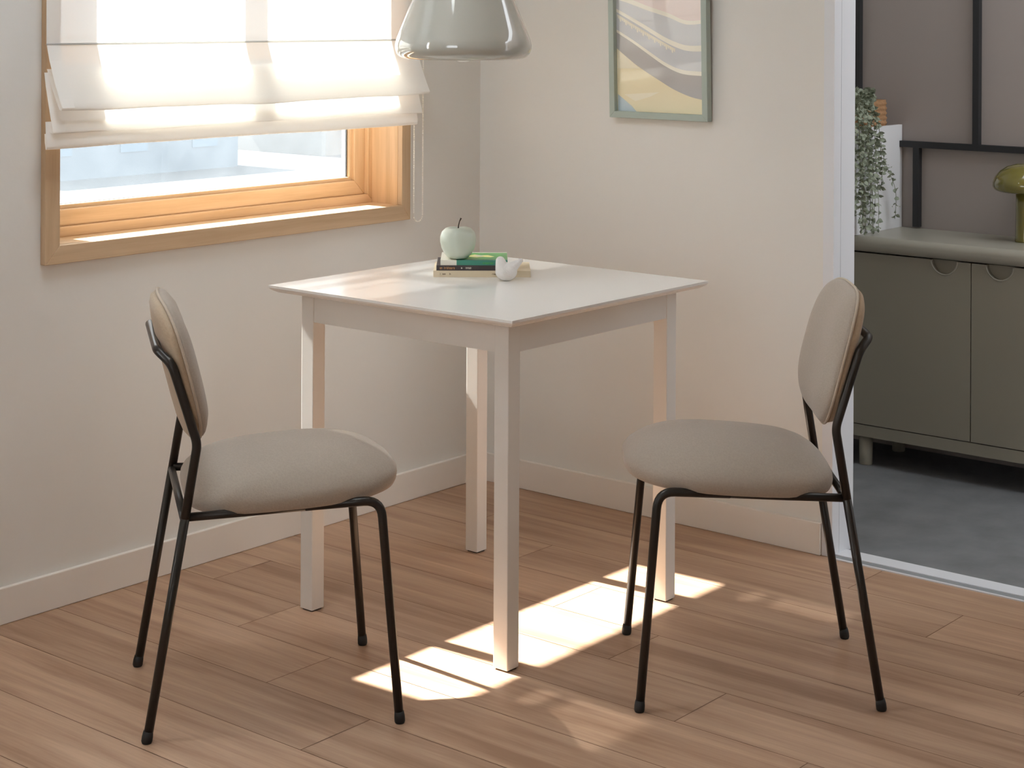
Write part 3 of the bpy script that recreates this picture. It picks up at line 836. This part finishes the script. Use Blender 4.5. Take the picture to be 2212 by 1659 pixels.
# plant
pt = thing('hanging_plant', 'trailing eucalyptus plant in a brown woven basket on the white box', 'plant', (1.030, -.7015, .9903))
def woven(hw, hd, h, tap):
    bm = bmesh.new(); nz, K = 30, 64
    rings = []
    for j in range(nz+1):
        z = h*j/nz; s = 1-tap*(j/nz)
        r = []
        for k, (a, b) in enumerate(superell(5, 5, K)):
            w = .0016*math.sin(j/nz*PI*7*2)*(1)+.0012*math.cos(k*PI/2+(j//4)*PI)
            r.append(bm.verts.new((a*(hw*s+w), b*(hd*s+w), z)))
        rings.append(r)
    r = [bm.verts.new((v.co.x*.9, v.co.y*.9, h-.002)) for v in rings[-1]]; rings.append(r)
    r = [bm.verts.new((v.co.x*.98, v.co.y*.98, h*.55)) for v in r]; rings.append(r)
    for a, b in zip(rings, rings[1:]):
        for k in range(K): bm.faces.new((a[k], a[(k+1) % K], b[(k+1) % K], b[k]))
    bm.faces.new(rings[0][::-1]); bm.faces.new(rings[-1])
    return bm
obj('basket', woven(.063, .052, .106, .03), M['basket'], pt, True)
rg = random.Random(11)
bs, bl_ = bmesh.new(), bmesh.new()
def leaf(c, dr, sz):
    dr = dr.normalized(); sdv = dr.cross(Vector((rg.uniform(-1, 1), rg.uniform(-1, 1), rg.uniform(-.4, 1)))).normalized(); nn = dr.cross(sdv)
    L = sz; Wd = sz*.42
    cen = [c+dr*L*t+nn*L*.16*math.sin(t*PI) for t in (0, .3, .65, 1)]
    wd = [.1, .85, .8, 0]
    lf = [bl_.verts.new(p+sdv*Wd*w+nn*L*.07) for p, w in zip(cen[:3], wd)]; rtv = [bl_.verts.new(p-sdv*Wd*w+nn*L*.07) for p, w in zip(cen[:3], wd)]
    md_ = [bl_.verts.new(p) for p in cen]
    for k in range(2):
        bl_.faces.new((lf[k], lf[k+1], md_[k+1], md_[k])); bl_.faces.new((md_[k], md_[k+1], rtv[k+1], rtv[k]))
    bl_.faces.new((lf[2], md_[3], md_[2])); bl_.faces.new((md_[2], md_[3], rtv[2]))
# stems: start in the basket, arch out over the front side, hang down in front of the box
ends = [(-.200, -.27, 0), (-.190, -.30, 0), (-.178, -.24, 0), (-.168, -.31, .03), (-.158, -.27, 0), (-.150, -.20, 0), (-.143, -.30, 0), (-.135, -.25, 0), (-.127, -.29, 0), (-.118, -.16, 0),
        (-.110, -.31, .03), (-.100, -.26, .02), (-.090, -.305, .03), (-.080, -.22, 0), (-.072, -.29, .01), (-.064, -.12, 0), (-.060, -.315, .03), (-.045, -.275, .095), (-.050, -.18, .02), (-.185, -.12, 0)]
for i, (ex, ez, sw) in enumerate(ends):
    ex -= .060; sw *= 1.1
    x0 = max(min(ex*.5, .0), -.055); y0 = rg.uniform(-.03, .005)
    yo = -.071-rg.uniform(.0, .022)
    ez = max(ez, -.308)
    P = [Vector((x0, y0, .055)), Vector((x0*1.1, y0-.012, .095+rg.uniform(0, .02))), Vector((ex*.85-.01, -.06, .075)), Vector((ex, yo, .02)), Vector((ex+sw*.4+rg.uniform(-.006, .006), yo, ez*.35)),
         Vector((ex+sw+rg.uniform(-.006, .006), yo-.003, ez*.7)), Vector((ex+sw*1.1+rg.uniform(-.008, .008), yo, ez))]
    P = [p+Vector((0, -.0135, .027)) for p in P]
    # catmull sampling
    pts = []
    for k in range(len(P)-1):
        p0, p1, p2, p3 = P[max(k-1, 0)], P[k], P[k+1], P[min(k+2, len(P)-1)]
        for q_ in range(8):
            t = q_/8
            pts.append(.5*((2*p1)+(p2-p0)*t+(2*p0-5*p1+4*p2-p3)*t*t+(3*p1-p0-3*p2+p3)*t**3))
    pts.append(P[-1])
    tube(bs, pts, .0008, 5)
    acc = 0
    for a, b in zip(pts, pts[1:]):
        acc += (b-a).length
        if acc > .0145:
            acc = 0
            t = (b-a).normalized(); ang = rg.uniform(0, PI)
            ref = Vector((math.cos(ang), math.sin(ang)*.6, .0))
            sdv = (ref-t*ref.dot(t)).normalized()
            sz = rg.uniform(.014, .021)
            for s in (1, -1): leaf(b, sdv*s+t*.45+Vector((0, -.15, -.05)), sz)
    leaf(pts[-1], pts[-1]-pts[-2], .013)
for i in range(14):                                            # short leaves above the rim
    c = Vector((rg.uniform(-.175, -.100), rg.uniform(-.06, .0), rg.uniform(.112, .15)))
    for s in range(3): leaf(c, Vector((rg.uniform(-1, 1), rg.uniform(-1, .4), rg.uniform(-.1, .8))), rg.uniform(.016, .022))
    tube(bs, [Vector((-.04, c.y*.5, .07)), c], .0009, 5)
obj('stem', bs, M['stem'], pt, True)
fo = obj('foliage', bl_, M['leaf'], pt)

# ------------------------------------------------------------------ outside the window
M['yard'] = pbr('pale_paving', srgb(54, 58, 62), .9, vary=(.12, .25))
M['h_blue'] = pbr('pale_blue_render', srgb(84, 98, 110), .8); M['h_cream'] = pbr('cream_render', srgb(116, 112, 107), .8)
M['h_roof'] = pbr('grey_roof', srgb(96, 104, 110), .7); M['h_glass'] = pbr('far_window', srgb(80, 104, 122), .3)
bm = bmesh.new(); box(bm, -60, 260, 6, 320, -4.2, -4)
obj('ground', bm, M['yard'], kind='structure')
HL = [('pale blue low building far outside, leftmost through the glass', 11, 38, 6, 5, 1.9, 'h_blue'),
      ('small cream building outside, left of the window view middle', 22, 42, 7, 5, 2.4, 'h_cream'),
      ('wide pale blue building outside in the middle of the glass', 33, 46, 9, 6, 2.2, 'h_blue'),
      ('cream building outside with the bluish neighbour on its left', 46, 47, 7, 6, 3.0, 'h_cream'),
      ('distant cream building outside near the right sash', 62, 54, 9, 6, 3.2, 'h_cream'),
      ('distant pale blue building behind the others outside', 30, 62, 14, 6, 2.6, 'h_blue'),
      ('long distant cream block on the outside skyline', 62, 78, 22, 6, 3.4, 'h_cream')]
for lab, x, y, w, d, h, mk in HL:
    b = thing('building', lab, 'building', (x, y, -4), 0, 'buildings outside the window')
    obj('wall', boxes((-w/2, w/2, -d/2, d/2, 0, h)), M[mk], b)
    obj('roof', boxes((-w/2-.25, w/2+.25, -d/2-.25, d/2+.25, h, h+.22)), M['h_roof'], b)
    n = max(2, int(w/2.4))
    for k in range(n):
        xc = -w/2+w*(k+.5)/n
        obj('window', boxes((xc-.55, xc+.55, -d/2-.04, -d/2, h*.35, h*.75)), M['h_glass'], b)

# ------------------------------------------------------------------ light
w = bpy.data.worlds.new('sky'); S.world = w; w.use_nodes = True
t = w.node_tree; t.nodes.clear()
wo = t.nodes.new('ShaderNodeOutputWorld'); bg = t.nodes.new('ShaderNodeBackground')
bg.inputs[0].default_value = (.92, .96, 1, 1); bg.inputs[1].default_value = 1.9
t.links.new(bg.outputs[0], wo.inputs[0])
sl = bpy.data.lights.new('sun', 'SUN'); sl.energy = 26; sl.angle = math.radians(.9); sl.color = (1, .98, .945)
so = link(bpy.data.objects.new('sun', sl))
sdir = Vector((.05, -1, -1.015))
so.rotation_euler = sdir.to_track_quat('-Z', 'Y').to_euler(); so.location = (0, 3, 4)

vs = S.view_settings
S.display_settings.display_device = 'sRGB'
vs.view_transform = 'Standard'; vs.look = 'None'; vs.gamma = 1; vs.exposure = 0.76
vs.use_curve_mapping = False
S.cycles.max_bounces = 12; S.cycles.diffuse_bounces = 8; S.cycles.transparent_max_bounces = 16
S.cycles.sample_clamp_indirect = 8; S.cycles.use_denoising = True
S.cycles.caustics_reflective = False; S.cycles.caustics_refractive = False
